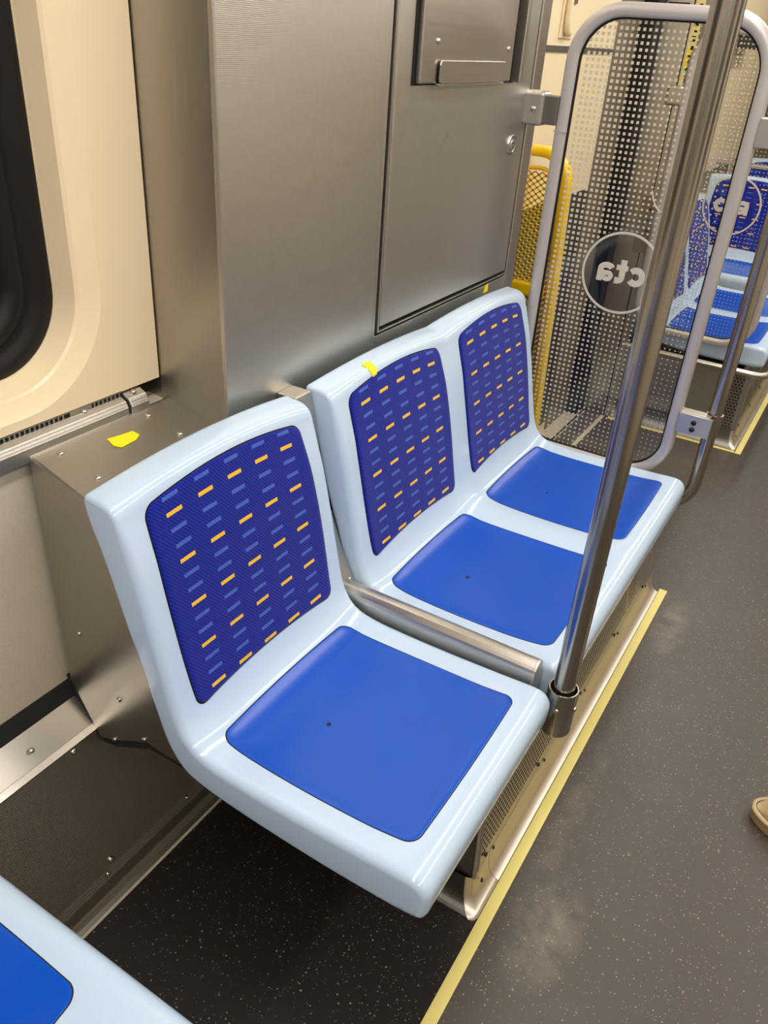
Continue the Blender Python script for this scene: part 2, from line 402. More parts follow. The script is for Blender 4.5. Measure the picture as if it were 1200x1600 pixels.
# lower grey panel, sill with vent slots, ledge, kick panel, cove
box('lower_wall_panel', -1.04, -1.0, Y0, 0.97, 0.358, 0.812, 'grey_lam', wl, 0.001)
sill = extrude_y('window_sill', [(-1.03, 0.800), (-0.990, 0.800), (-0.984, 0.806), (-0.984, 0.828), (-0.989, 0.838), (-1.000, 0.8435), (-1.03, 0.8435)], Y0, 0.862, 'steel', wl, bevel=0.0012)
extrude_y('sill_connector', [(-1.03, 0.797), (-0.985, 0.797), (-0.980, 0.803), (-0.980, 0.829), (-0.986, 0.841), (-1.000, 0.848), (-1.03, 0.850)], 0.866, 0.905, 'steel', wl, bevel=0.002)
extrude_y('vent_backing', [(-1.03, 0.8436), (-1.0035, 0.8436), (-1.0035, 0.8525), (-1.03, 0.8525)], Y0, 0.864, 'dark', wl)
# bars of the vent grille
v = []; f = []
def addbox(v, f, x0, x1, y0, y1, z0, z1):
    b = len(v); v += [(x, y, z) for x in (x0, x1) for y in (y0, y1) for z in (z0, z1)]
    f += [tuple(b + i for i in q) for q in [(0, 1, 3, 2), (4, 6, 7, 5), (0, 4, 5, 1), (2, 3, 7, 6), (0, 2, 6, 4), (1, 5, 7, 3)]]
y = 0.40
while y < 0.862:
    if not (0.747 < y < 0.80): addbox(v, f, -1.005, -1.0005, y, y + 0.0030, 0.8436, 0.8525)
    y += 0.0088
addbox(v, f, -1.005, -0.9995, 0.757, 0.800, 0.8436, 0.8525)
addbox(v, f, -1.005, -1.0, 0.38, 0.865, 0.8505, 0.853)
vg = mesh('vent_grille', v, f, 'steel', wl); vg['kind'] = 'stuff'
screw((-0.9995, 0.785, 0.8436), (0.4, 0, 0.9), wl, s=0.8)
screw((-0.996, 0.885, 0.8465), (0.3, 0, 0.95), wl, s=1.0)
extrude_y('wall_ledge', sheet([(-0.986, 0.331), (-0.942, 0.287), (-0.940, 0.282)], -0.004), Y0, 2.2, 'steel_h', wl)
extrude_y('ledge_gap', [(-1.03, 0.31), (-0.984, 0.330), (-0.996, 0.360), (-1.03, 0.360)], Y0, 2.2, 'dark', wl)
extrude_y('ledge_lip', [(-0.942, 0.284), (-0.929, 0.281), (-0.927, 0.286), (-0.938, 0.292)], Y0, 2.2, 'steel_h', wl)
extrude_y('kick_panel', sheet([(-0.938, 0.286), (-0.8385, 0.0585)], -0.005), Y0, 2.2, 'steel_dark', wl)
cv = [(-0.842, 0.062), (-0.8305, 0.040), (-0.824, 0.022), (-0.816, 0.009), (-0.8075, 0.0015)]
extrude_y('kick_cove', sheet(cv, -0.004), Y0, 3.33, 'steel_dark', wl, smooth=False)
extrude_y('cove_bead', [(-0.8085, 0), (-0.8035, 0), (-0.8035, 0.003), (-0.8085, 0.003)], Y0, 2.25, 'grey_lam', wl)
kn = (0.916, 0, 0.40)
for y, x, z in ((0.611, -0.931, 0.270), (0.586, -0.8427, 0.068), (0.570, -0.8350, 0.0505), (0.775, -0.8355, 0.0515)):
    screw((x, y, z), kn, wl, s=1.25 if z > 0.06 else 0.9)
screw((-0.955, 0.55, 0.312), (0.7, 0, 0.7), wl, s=0.9)

# ------------------------------------------------------------------ stainless box behind the single seat
hb = thing('seat_housing', (-0.90, 0.80, 0.26), 'stainless box behind the single seat, yellow tape on its sloping lid', 'housing')
HP = [(-0.988, 0.818), (-0.875, 0.782), (-0.846, 0.768), (-0.838, 0.72), (-0.80, 0.62), (-0.765, 0.52), (-0.735, 0.40), (-0.70, 0.352), (-0.68, 0.337), (-0.72, 0.320), (-0.803, 0.323), (-0.883, 0.279), (-0.924, 0.264), (-0.982, 0.375)]
extrude_y('body', HP, 0.663, 1.099, 'steel_shade', hb, bevel=0.004)
extrude_y('dark_reveal', [(-0.998, 0.372), (-0.937, 0.246), (-0.885, 0.260), (-0.80, 0.306), (-0.72, 0.308), (-0.72, 0.335), (-0.80, 0.34), (-0.88, 0.30), (-0.915, 0.285), (-0.960, 0.376)], 0.668, 1.097, 'dark', hb)
ln = (0.30, 0, 0.954)
def lid_z(x): return 0.818 - (x + 0.988) * (0.036 / 0.113)
for x, y in ((-0.966, 0.705), (-0.897, 0.712), (-0.966, 0.885), (-0.905, 0.895)): screw((x, y, lid_z(x)), ln, hb, s=0.95)
for x, z in ((-0.935, 0.50), (-0.856, 0.395), (-0.884, 0.283), (-0.806, 0.330)): screw((x, 0.663, z), (0, -1, 0), hb, s=0.9)
def tape(verts, label):
    o = mesh('tape_scrap', verts, [tuple(range(len(verts)))], 'tape'); bm = bmesh.new(); bm.from_mesh(o.data); bmesh.ops.triangulate(bm, faces=bm.faces); bm.to_mesh(o.data); bm.free(); s = o.modifiers.new('solid', 'SOLIDIFY'); s.thickness = 0.0006; s.offset = 1
    tag(o, label, 'tape', 'scraps of yellow tape'); return o
tp = [(-0.955, 0.785), (-0.937, 0.782), (-0.928, 0.790), (-0.930, 0.822), (-0.936, 0.836), (-0.949, 0.833), (-0.951, 0.81)]
tape([(x, y, lid_z(x) + 0.0006) for x, y in tp], 'yellow tape scrap on the steel lid below the window')

# ------------------------------------------------------------------ equipment cabinet
CX = -0.860
cab = thing('equipment_cabinet', (-0.93, 1.55, 0.783), 'tall brushed stainless equipment cabinet with locked door behind the seats', 'cabinet')
CB = 0.783
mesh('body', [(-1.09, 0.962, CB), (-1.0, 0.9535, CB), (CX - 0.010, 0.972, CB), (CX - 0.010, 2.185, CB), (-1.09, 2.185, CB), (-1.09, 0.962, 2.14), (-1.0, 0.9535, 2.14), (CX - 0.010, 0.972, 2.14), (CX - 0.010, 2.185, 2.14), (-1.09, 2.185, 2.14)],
     [(0, 1, 2, 3, 4), (9, 8, 7, 6, 5), (0, 5, 6, 1), (1, 6, 7, 2), (2, 7, 8, 3), (3, 8, 9, 4), (4, 9, 5, 0)], 'steel_shade', cab, bevel=0.003)
box('front_panel', CX - 0.012, CX, 0.968, 1.4285, CB, 2.14, 'steel', cab, 0.003)
box('door_surround', CX - 0.012, CX - 0.0005, 1.430, 1.4395, CB, 2.14, 'steel', cab, 0.0015)
box('bottom_rail', CX - 0.012, CX - 0.0003, 1.4395, 2.123, CB, 0.832, 'steel', cab, 0.0015)
box('door_gasket', CX - 0.0115, CX - 0.0085, 1.4395, 2.128, 0.832, 2.14, 'black', cab)
box('end_post', CX - 0.012, CX, 2.128, 2.185, CB, 2.14, 'steel_h', cab, 0.003)
dr = box('door', CX - 0.010, CX + 0.003, 1.4545, 2.110, 0.8495, 2.12, 'steel', cab, 0.003)
# trim bead around the door
box('door_trim', CX - 0.006, CX + 0.0035, 1.4450, 1.4490, 0.8400, 2.12, 'steel_h', cab, 0.001)
box('door_trim', CX - 0.006, CX + 0.0035, 1.4450, 2.1195, 0.8385, 0.8425, 'steel_h', cab, 0.001)
box('door_trim', CX - 0.006, CX + 0.0035, 2.1155, 2.1195, 0.8400, 2.12, 'steel_h', cab, 0.001)
fp = box('flap', CX + 0.003, CX + 0.016, 1.524, 1.948, 1.312, 1.90, 'steel_h', cab, 0.003)
box('flap_gap', CX + 0.0025, CX + 0.0045, 1.512, 1.992, 1.308, 1.91, 'black', cab)
box('flap_flange', CX + 0.002, CX + 0.026, 1.980, 1.998, 1.310, 1.91, 'steel_h', cab, 0.002)
v = rrect(1.590, 1.900, 1.312, 1.352, 0.008, 4)
tab = [(CX + 0.020, y, z) for y, z in v] + [(CX + 0.0235, y, z) for y, z in v]; nn = len(v)
mesh('pull_tab', tab, [tuple(range(nn))[::-1], tuple(range(nn, 2 * nn))] + [(i, (i + 1) % nn, nn + (i + 1) % nn, nn + i) for i in range(nn)], 'steel_h', fp, bevel=0.0008)
box('tab_foot', CX + 0.012, CX + 0.022, 1.590, 1.900, 1.307, 1.3115, 'steel_h', fp, 0.001)
screw((CX + 0.016, 1.583, 1.384), (1, 0, 0), fp); screw((CX + 0.016, 1.918, 1.376), (1, 0, 0), fp)
def lathe_x(name, prof, c, mat, parent, sy=1.0, seg=24):
    v = []; f = []
    for r, h in prof:
        for k in range(seg): v.append((c[0] + h, c[1] + sy * r * math.cos(2 * PI * k / seg), c[2] + r * math.sin(2 * PI * k / seg)))
    for i in range(len(prof) - 1):
        for k in range(seg): f.append((i * seg + k, i * seg + (k + 1) % seg, (i + 1) * seg + (k + 1) % seg, (i + 1) * seg + k))
    f.append(tuple((len(prof) - 1) * seg + k for k in range(seg)))
    return mesh(name, v, f, mat, parent, True)
lk = lathe_x('lock', [(0.024, 0), (0.024, 0.003), (0.021, 0.005), (0.016, 0.005), (0.0145, 0.0025), (0.001, 0.0025)], (CX + 0.003, 2.036, 1.172), 'screw', cab)
lathe_x('lock_core', [(0.0125, 0.0), (0.0125, 0.004), (0.010, 0.0052), (0.001, 0.0052)], (CX + 0.003, 2.036, 1.172), 'bracket', lk)
for a in range(3):
    t = a * 2 * PI / 3 + 0.5
    box('key_slot', CX + 0.008, CX + 0.0087, 2.036 + 0.006 * math.cos(t) - 0.0022, 2.036 + 0.006 * math.cos(t) + 0.0022, 1.172 + 0.006 * math.sin(t) - 0.0022, 1.172 + 0.006 * math.sin(t) + 0.0022, 'black', lk)
tape([(CX + 0.0008, 1.985, 0.811), (CX + 0.0008, 2.012, 0.812), (CX + 0.0008, 2.010, 0.834), (CX + 0.0008, 1.992, 0.831)], 'yellow tape scrap on the cabinet rim above the far seat back')

# ------------------------------------------------------------------ moulded seats
FP = [(-.808, .823), (-.790, .8222), (-.779, .8185), (-.772, .809), (-.768, .796), (-.755, .758), (-.741, .712), (-.720, .620), (-.700, .525), (-.688, .475), (-.674, .442), (-.652, .421), (-.615, .411), (-.55, .408), (-.45, .409), (-.35, .413), (-.28, .4165), (-.258, .414), (-.246, .405), (-.240, .389), (-.2425, .352), (-.249, .340), (-.265, .336)]
GP = [(-.808, .823), (-.824, .8222), (-.832, .818), (-.8350, .809), (-.8345, .795), (-.828, .76), (-.806, .69), (-.780, .60), (-.757, .53), (-.737, .455), (-.718, .40), (-.69, .362), (-.65, .345), (-.56, .334), (-.42, .329), (-.30, .332), (-.265, .336)]
def resample(P, N):
    Q = []
    P = [Vector(p) for p in P]
    for i in range(len(P) - 1):
        p0 = P[max(i - 1, 0)]; p1 = P[i]; p2 = P[i + 1]; p3 = P[min(i + 2, len(P) - 1)]
        for k in range(24):
            t = k / 24
            Q.append(0.5 * ((2 * p1) + (p2 - p0) * t + (2 * p0 - 5 * p1 + 4 * p2 - p3) * t * t + (3 * p1 - p0 - 3 * p2 + p3) * t ** 3))
    Q.append(P[-1])
    S = [0.0]
    for a, b in zip(Q, Q[1:]): S.append(S[-1] + (b - a).length)
    return Q, S
FQ, FS = resample(FP, 0); GQ, GS = resample(GP, 0)
def at_s(Q, S, s):
    s = min(max(s, 0), S[-1]); lo, hi = 0, len(S) - 1
    while hi - lo > 1:
        mid = (lo + hi) // 2
        if S[mid] <= s: lo = mid
        else: hi = mid
    t = (s - S[lo]) / max(S[hi] - S[lo], 1e-9)
    return Q[lo].lerp(Q[hi], t)
def tan_s(Q, S, s): return (at_s(Q, S, s + 0.004) - at_s(Q, S, s - 0.004)).normalized()
def sstep(a, b, x):
    t = min(max((x - a) / (b - a), 0), 1); return t * t * (3 - 2 * t)
SW = 0.4625
def seat_u(y, n):
    """y from 0..n*SW -> (fraction within its seat, distance to that seat's side)"""
    k = min(int(y / SW), n - 1); u = (y - k * SW) / SW
    return u, min(u, 1 - u) * SW
FL = FS[-1]
def surf(y, s, n, front=True, off=0.0, edge=True):
    """point of the moulded surface in (x,y,z) with x,z in car units; off moves it out along the normal"""
    Q, S = (FQ, FS) if front else (GQ, GS)
    p = at_s(Q, S, s).copy(); t = tan_s(Q, S, s)
    nr = Vector((-t.y, t.x)) if front else Vector((t.y, -t.x))     # outward
    if s < 0.0005: nr = Vector((0, 1))
    if s > S[-1] - 0.0005: nr = Vector((0, -1))
    u, e = seat_u(y, n); arch = 1 - (2 * u - 1) ** 2
    if front:
        msk = sstep(0.02, 0.11, s) * sstep(FL - 0.10, FL - 0.22, s)
        wgt = sstep(0.004, 0.085, e)
        d = (0.004 + 0.007 * sstep(0.40, 0.50, s)) * wgt * msk
        p -= nr * d
    hgt = max(0.0, min(1.0, (p.y - 0.56) / 0.26)) ** 2
    ramp = sstep(0, 0.05, s)
    cf = -0.016 + 0.024 * arch; cb = 0.003 + 0.003 * arch + (0.008 * arch if n == 1 else 0); cm = 0.5 * (cf + cb)
    p.y += hgt * ((cm + (cf - cm) * ramp) if front else (cm + (cb - cm) * ramp))
    if edge:
        ee = min(y, n * SW - y); r = 0.0075 + 0.0075 * sstep(0.04, 0.12, s)
        if ee < r: p -= nr * (r - math.sqrt(max(r * r - (r - ee) ** 2, 0)))
    p += nr * off
    return p
NS = 56
# sample positions along the profile: dense at the top roll and the front lip
def samples(L):
    out = [0.0]
    segs = [(0.06, 12), (L - 0.14, 58), (L, 20)]
    a = 0.0
    for b, k in segs:
        for i in range(1, k + 1): out.append(a + (b - a) * i / k)
        a = b
    return out
FSM = samples(FS[-1]); GSM = samples(GS[-1]); NR = len(FSM)
def ycols(n):
    e = [0, .0003, .0012, .0028, .005, .0085, .0125, .0155, .021]
    W = n * SW; ys = e[:]
    k = int(round((W - 0.042) / 0.0165)); ys += [0.021 + (W - 0.042) * i / k for i in range(1, k)]
    ys += [W - q for q in e[::-1]]
    return ys
XO = -0.835   # local x=0 at the back of the shell
def make_bench(n, name):
    root = bpy.data.objects.new(name, None); col.objects.link(root); root.empty_display_size = 0.05
    OFF[root.name] = Vector((0, 0, 0))
    W = n * SW; ys = ycols(n); v = []; f = []
    NC = len(ys)
    for y in ys:
        for s in FSM: p = surf(y, s, n, True); v.append((p.x - XO, y - W / 2, p.y))
        for s in GSM: p = surf(y, s, n, False); v.append((p.x - XO, y - W / 2, p.y))
    R = 2 * NR
    for c in range(NC - 1):
        for i in range(NR - 1):
            a = c * R + i; f.append((a, a + 1, a + 1 + R, a + R))
            b = c * R + NR + i; f.append((b, b + R, b + R + 1, b + 1))
    for c in (0, NC - 1):
        for i in range(NR - 1):
            q = (c * R + i, c * R + i + 1, c * R + NR + i + 1, c * R + NR + i)
            f.append(q if c else q[::-1])
    me = bpy.data.meshes.new('shell'); me.from_pydata(v, [], f)
    bm = bmesh.new(); bm.from_mesh(me); bmesh.ops.remove_doubles(bm, verts=bm.verts, dist=0.00025)
    bmesh.ops.recalc_face_normals(bm, faces=bm.faces)
    for fc in bm.faces: fc.smooth = True
    bm.to_mesh(me); bm.free(); me.materials.append(M['shell'])
    sh = bpy.data.objects.new('shell', me); col.objects.link(sh); sh.parent = root; OFF[sh.name] = Vector((0, 0, 0))
    # find arc positions
    def s_at(test):
        for q, s in zip(FQ, FS):
            if test(q): return s
    s_pt = s_at(lambda q: q.x > -.80 and q.y < .800); s_pb = s_at(lambda q: q.x > -.80 and q.y < .462)
    s_ir = s_at(lambda q: q.x > -.648); s_if = s_at(lambda q: q.x > -.295)
    for k in range(n):
        yc = (k + 0.5) * SW
        # outline as (y,s) pairs: start from a rounded rectangle in unit square, warp sides
        def outline(w0, w1, sa, sb, r, archa, archb, bow):
            pts = []
            L = sb - sa
            base = rrect(-1, 1, 0, 1, 1, 1)
            # corner radii in metres
            P = []
            for (cy, cs, a0) in ((1, 1, 0), (-1, 1, PI / 2), (-1, 0, PI), (1, 0, 1.5 * PI)):
                P.append((cy, cs, a0))
            W2 = max(w0, w1) / 2
            seq = []
            for ci, (cy, cs, a0) in enumerate(P):
                for i in range(9):
                    a = a0 + PI / 2 * i / 8
                    seq.append((cy * (W2 - r) + r * math.cos(a), cs * (L - 2 * r) + r + r * math.sin(a)))
                nx = P[(ci + 1) % 4]
                # edge subdivision
                y1_ = cy * (W2 - r) + r * math.cos(a0 + PI / 2); s1_ = cs * (L - 2 * r) + r + r * math.sin(a0 + PI / 2)
                y2_ = nx[0] * (W2 - r) + r * math.cos(nx[2]); s2_ = nx[1] * (L - 2 * r) + r + r * math.sin(nx[2])
                for i in range(1, 14): seq.append((y1_ + (y2_ - y1_) * i / 14, s1_ + (s2_ - s1_) * i / 14))
            for yy, ss in seq:
                q = ss / L; wl_ = w0 + (w1 - w0) * q + bow * 4 * q * (1 - q)
                u = yy / W2
                yy2 = u * wl_ / 2
                s2 = sa + ss - archa * (1 - u * u) * (1 - q) + archb * (1 - u * u) * q
                pts.append((yc + yy2, s2))
            return pts
        def patch(pname, pts, mat, steps, parent, uv0, close=True):
            cy = sum(p[0] for p in pts) / len(pts); cs = sum(p[1] for p in pts) / len(pts)
            vv = []; ff = []; uu = []; m_ = len(pts)
            for inset, off in steps:
                for (yy, ss) in pts:
                    d = Vector((yy - cy, ss - cs)); L_ = d.length
                    q = Vector((cy, cs)) + d * (max(L_ - inset, 0) / L_ if inset >= 0 else (1 + inset))
                    p = surf(q.x, q.y, n, True, off, False); vv.append((p.x - XO, q.x - W / 2, p.y)); uu.append((q.x - yc, uv0 - q.y))
            for i in range(len(steps) - 1):
                for j in range(m_): ff.append((i * m_ + j, i * m_ + (j + 1) % m_, (i + 1) * m_ + (j + 1) % m_, (i + 1) * m_ + j))
            if close:
                p = surf(cy, cs, n, True, steps[-1][1], False); vv.append((p.x - XO, cy - W / 2, p.y)); uu.append((cy - yc, uv0 - cs)); z = len(vv) - 1
                i = len(steps) - 1
                for j in range(m_): ff.append((i * m_ + j, i * m_ + (j + 1) % m_, z))
            o = mesh(pname, vv, ff, mat, None, True, uu); es = o.modifiers.new('split', 'EDGE_SPLIT'); es.split_angle = 0.7; o.parent = parent; OFF[o.name] = Vector((0, 0, 0)); return o
        po = outline(0.362, 0.364, s_pt, s_pb, 0.019, 0.007, -0.012, 0.014)
        pad = patch('back_pad', po, 'fabric', [(0, -0.004), (0, 0.0012), (0.0012, 0.003), (0.004, 0.0042), (0.012, 0.0046)] + [(-q, 0.0046) for q in (.14, .26, .40, .55, .70, .85)], root, s_pb)
        patch('pad_edge', [(a + (a - yc) * 0.012, b_ + (b_ - (s_pt + s_pb) / 2) * 0.012) for a, b_ in po], 'black', [(0, 0.0003), (0.004, 0.0004), (0.008, -0.003)], pad, s_pb, False)
        io = outline(0.352, 0.355, s_ir, s_if, 0.020, 0.004, 0.003, 0.008)
        ins = patch('seat_insert', io, 'insert', [(0, -0.003), (0, 0.0008), (0.0012, 0.0012)] + [(0.010, 0.0013)] + [(-q, 0.0013) for q in (.12, .22, .35, .5, .65, .8, .9)], root, s_if)
        patch('insert_seam', [(a + (a - yc) * 0.009, b_ + (b_ - (s_ir + s_if) / 2) * 0.009) for a, b_ in io], 'dark', [(0, 0.0004), (0.002, 0.0005), (0.006, -0.002)], ins, s_if, False)
        s_h = s_at(lambda q: q.x > -.534)
        hp = []; p = surf(yc - 0.045, s_h, n, True, 0.0016, False)
        for j in range(12): hp.append((p.x - XO + 0.0042 * math.cos(j * PI / 6), yc - 0.045 - W / 2 + 0.0042 * math.sin(j * PI / 6), p.y))
        lo = [(a, b_, c_ - 0.0012) for a, b_, c_ in hp]
        h = mesh('drain_hole', hp + lo, [tuple(range(12))] + [(j, (j + 1) % 12, 12 + (j + 1) % 12, 12 + j) for j in range(12)], 'dark'); h.parent = ins; OFF[h.name] = Vector((0, 0, 0))
    return root
single = make_bench(1, 'single_seat'); single.location = (XO, 0.8625, 0)
tag(single, 'single pale blue moulded seat nearest the camera, beside the cabinet box', 'seat')
double = make_bench(2, 'double_seat')
def place(o, loc, rz, label):
    o.location = loc; o.rotation_euler = (0, 0, rz); o['label'] = label; o['category'] = 'seat'; o['group'] = 'moulded double seats'
place(double, (XO, 1.616, 0), 0, 'pale blue two-place seat between the steel rail and the glass screen')
d2 = copy_tree(double); place(d2, (-0.4675, -0.250, 0), PI / 2, 'corner of a pale blue seat at the lower left edge of the photo')
d3 = copy_tree(double); place(d3, (XO, 3.875, 0), 0, 'pale blue two-place seat beyond the doorway, seen through the glass screen')
d4 = copy_tree(double); place(d4, (-0.4675, 5.16, 0), -PI / 2, 'far seat facing the camera, its dashed back pad behind the logo ring')
d5 = copy_tree(double); place(d5, (-0.4675, 6.25, 0), -PI / 2, 'farthest seat, only its top showing over the seat that faces the camera')
# tape on the double seat's back edge
def seat_pt(y, ss, off=0.0009):
    p = surf(y - 1.616 + SW, ss, 2, True, off, False); return (p.x, y, p.y)
tape([seat_pt(1.286, 0.012), seat_pt(1.312, 0.013), seat_pt(1.312, 0.022), seat_pt(1.311, 0.032), seat_pt(1.308, 0.042), seat_pt(1.304, 0.056), seat_pt(1.294, 0.059), seat_pt(1.291, 0.042), seat_pt(1.287, 0.032), seat_pt(1.286, 0.022)], 'yellow tape scrap on the top edge of the two-place seat back')

# divider between the single and double seats: upright post and rounded arm rail
dv = thing('seat_divider', (-0.80, 1.122, 0.33), 'stainless upright and arm rail between the single and two-place seats', 'arm rail')
extrude_y('upright', [(-0.86, 0.812), (-0.818, 0.812), (-0.806, 0.76), (-0.780, 0.62), (-0.735, 0.50), (-0.70, 0.43), (-0.70, 0.345), (-0.76, 0.345), (-0.86, 0.60)], 1.1025, 1.1500, 'steel_h', dv, bevel=0.002)
prof = [(1.1005, 0.372)] + [(1.1215 + 0.021 * math.cos(a), 0.423 + 0.021 * math.sin(a)) for a in [PI - PI * i / 12 for i in range(13)]] + [(1.1425, 0.372)]
nn = len(prof); vv = [(-0.715, y, z) for y, z in prof] + [(-0.288, y, z) for y, z in prof]
rl = mesh('rail', vv, [tuple(range(nn)), tuple(range(2 * nn - 1, nn - 1, -1))] + [(i, (i + 1) % nn, nn + (i + 1) % nn, nn + i) for i in range(nn)], 'steel_h', dv, bevel=0.0012)
cap = [(-0.2885, y, z) for y, z in prof] + [(-0.283, y, z) for y, z in prof]
mesh('end_cap', cap, [tuple(range(nn)), tuple(range(2 * nn - 1, nn - 1, -1))] + [(i, (i + 1) % nn, nn + (i + 1) % nn, nn + i) for i in range(nn)], 'steel', dv, bevel=0.001)
box('rail_web', -0.72, -0.30, 1.108, 1.136, 0.33, 0.374, 'steel_dark', dv, 0.001)
screw((-0.694, 1.122, 0.450), (1, 0, 0.6), dv, s=0.8)

# ------------------------------------------------------------------ heater box under the seats
def heater_box(name, y0, y1, label, lean=1.0):
    hbx = thing(name, (-0.5, (y0 + y1) / 2, 0), label, 'seat base')
    # kick cove along the aisle
    cv = [(-0.2415, 0.0), (-0.2415, 0.004), (-0.248, 0.0062), (-0.2545, 0.0105), (-0.2605, 0.018), (-0.265, 0.030), (-0.2682, 0.048), (-0.2695, 0.072)]
    ya = y0 + 0.105
    extrude_y('kick_cove', cv[1:], ya, y1, 'cove', hbx, closed=False, smooth=True)
    # corner cove piece, mitred round to the end face
    ev = [(y0, 0.0), (y0, 0.004), (y0 + 0.0045, 0.006), (y0 + 0.012, 0.013), (y0 + 0.0185, 0.025), (y0 + 0.0235, 0.042), (y0 + 0.027, 0.070), (y0 + 0.0285, 0.072)]
    A = [(x, ya - 0.001, z) for x, z in cv]; Bp = [(cv[i][0], ev[i][0], cv[i][1]) for i in range(len(cv))]; Cp = [(-0.80, ev[i][0], ev[i][1]) for i in range(len(cv))]
    # round the plan corner a little
    mid = []
    for i in range(len(cv)):
        mid.append([(cv[i][0], ev[i][0] + 0.014, cv[i][1]), (cv[i][0] - 0.004, ev[i][0] + 0.004, cv[i][1]), (cv[i][0] - 0.014, ev[i][0], cv[i][1])])
    cols_ = [A] + [[mid[i][k] for i in range(len(cv))] for k in range(3)] + [Cp]
    nn = len(cv); vv = [p for c in cols_[:4] for p in c]; ff = []
    for c in range(3):
        for i in range(nn - 1): ff.append((c * nn + i, c * nn + i + 1, (c + 1) * nn + i + 1, (c + 1) * nn + i))
    mesh('cove_corner', vv, ff, 'cove', hbx, True)
    vv = [p for c in (cols_[3], Cp) for p in c]
    mesh('end_cove', vv, [(i, i + 1, nn + i + 1, nn + i) for i in range(nn - 1)], 'steel_dark', hbx, True)
    # perforated aisle panel leaning inwards
    ye0 = y0 + 0.052; 
    pv = [(-0.2695, ye0, 0.070), (-0.2695, y1 - 0.02, 0.070), (-0.310, y1 - 0.05, 0.318), (-0.310, ye0 + 0.10 * lean, 0.318)]
    mesh('perforated_panel', pv, [(0, 1, 2, 3)], 'perf', hbx, uvs=[(ye0, 0), (y1 - 0.02, 0), (y1 - 0.05, 0.251), (ye0 + 0.10, 0.251)], fix=False)
    # inner dark casing and end sheet
    ex = [(-0.275, y0 + 0.035, 0.070), (-0.80, y0 + 0.030, 0.070), (-0.80, y0 + 0.03 + 0.07 * lean, 0.325), (-0.275 - 0.043 * lean, y0 + 0.035 + 0.09 * lean, 0.325)]
    mesh('end_sheet', ex, [(0, 1, 2, 3)], 'steel_dark' if lean else 'steel', hbx, uvs=[(0, 0), (0.52, 0), (0.52, 0.26), (0.04, 0.26)])
    c = [(-0.300, y0 + 0.07, 0.0), (-0.80, y0 + 0.05, 0.0), (-0.80, y1 - 0.03, 0.0), (-0.300, y1 - 0.03, 0.0), (-0.335, y0 + 0.135, 0.328), (-0.80, y0 + 0.11, 0.328), (-0.80, y1 - 0.05, 0.328), (-0.335, y1 - 0.05, 0.328)]
    mesh('casing', c, [(0, 1, 2, 3), (7, 6, 5, 4), (0, 4, 5, 1), (1, 5, 6, 2), (2, 6, 7, 3), (3, 7, 4, 0)], 'dark', hbx)
    if not lean:
        mesh('vent_strip', [(-0.345, y0 + 0.031, 0.062), (-0.290, y0 + 0.031, 0.062), (-0.290, y0 + 0.031, 0.300), (-0.345, y0 + 0.031, 0.300)], [(0, 1, 2, 3)], 'perf_side', hbx, uvs=[(0, 0), (0.055, 0), (0.055, 0.238), (0, 0.238)])
        box('vent_backing', -0.345, -0.290, y0 + 0.0325, y0 + 0.034, 0.062, 0.300, 'dark', hbx)
    # end frame uprights
    tube('end_frame', [(-0.272, y0 + 0.040, 0.066), (-0.272 - 0.043 * lean, y0 + 0.040 + 0.088 * lean, 0.322)], 0.006, 'steel', hbx, 8)
    tube('end_frame', [(-0.272, y0 + 0.054, 0.068), (-0.272 - 0.042 * lean, y0 + 0.054 + 0.096 * lean, 0.322)], 0.0035, 'steel_h', hbx, 8)
    y = y0 + 0.085
    while y < y1 - 0.05:
        screw((-0.2705, y, 0.083), (1, 0, 0.2), hbx, BSCREW); screw((-0.2680, y + 0.035, 0.066), (1, 0, 0.2), hbx, BSCREW, 0.8)
        y += 0.262
    screw((-0.262, y0 + 0.062, 0.040), (1, 0, 0.4), hbx, BSCREW, 0.9)
    screw((-0.34, y0 + 0.026, 0.055), (0, -1, 0.4), hbx, SCREW, 0.8)
    screw((-0.285, y0 + 0.042, 0.080), (0, -1, 0.4), hbx, SCREW, 0.8)
    return hbx
heater_box('heater_box', 0.888, 2.145, 'perforated stainless heater box under the single and two-place seats')
fb = heater_box('heater_box', 3.345, 4.60, 'perforated stainless heater box under the seat beyond the doorway', 0.0)
def strip(prof_pts, label):
    o = mesh('floor_strip', [(x, y, 0.0) for x, y in prof_pts] + [(x, y, 0.003) for x, y in prof_pts], [tuple(range(4))[::-1], (4, 5, 6, 7)] + [(i, (i + 1) % 4, 4 + (i + 1) % 4, 4 + i) for i in range(4)], 'yellow_strip', None, bevel=0.0008)
    return tag(o, label, 'floor strip', 'pale yellow floor edge strips')
strip([(-0.2405, -0.6), (-0.2175, -0.6), (-0.2175, 2.168), (-0.2405, 2.168)], 'long pale yellow floor strip running beside the near seats')
strip([(-0.2405, 3.322), (-0.2175, 3.322), (-0.2175, 6.5), (-0.2405, 6.5)], 'pale yellow floor strip along the aisle beyond the doorway')
strip([(-0.78, 3.323), (-0.2425, 3.323), (-0.2425, 3.341), (-0.78, 3.341)], 'short pale yellow strip across the foot of the far seat base')

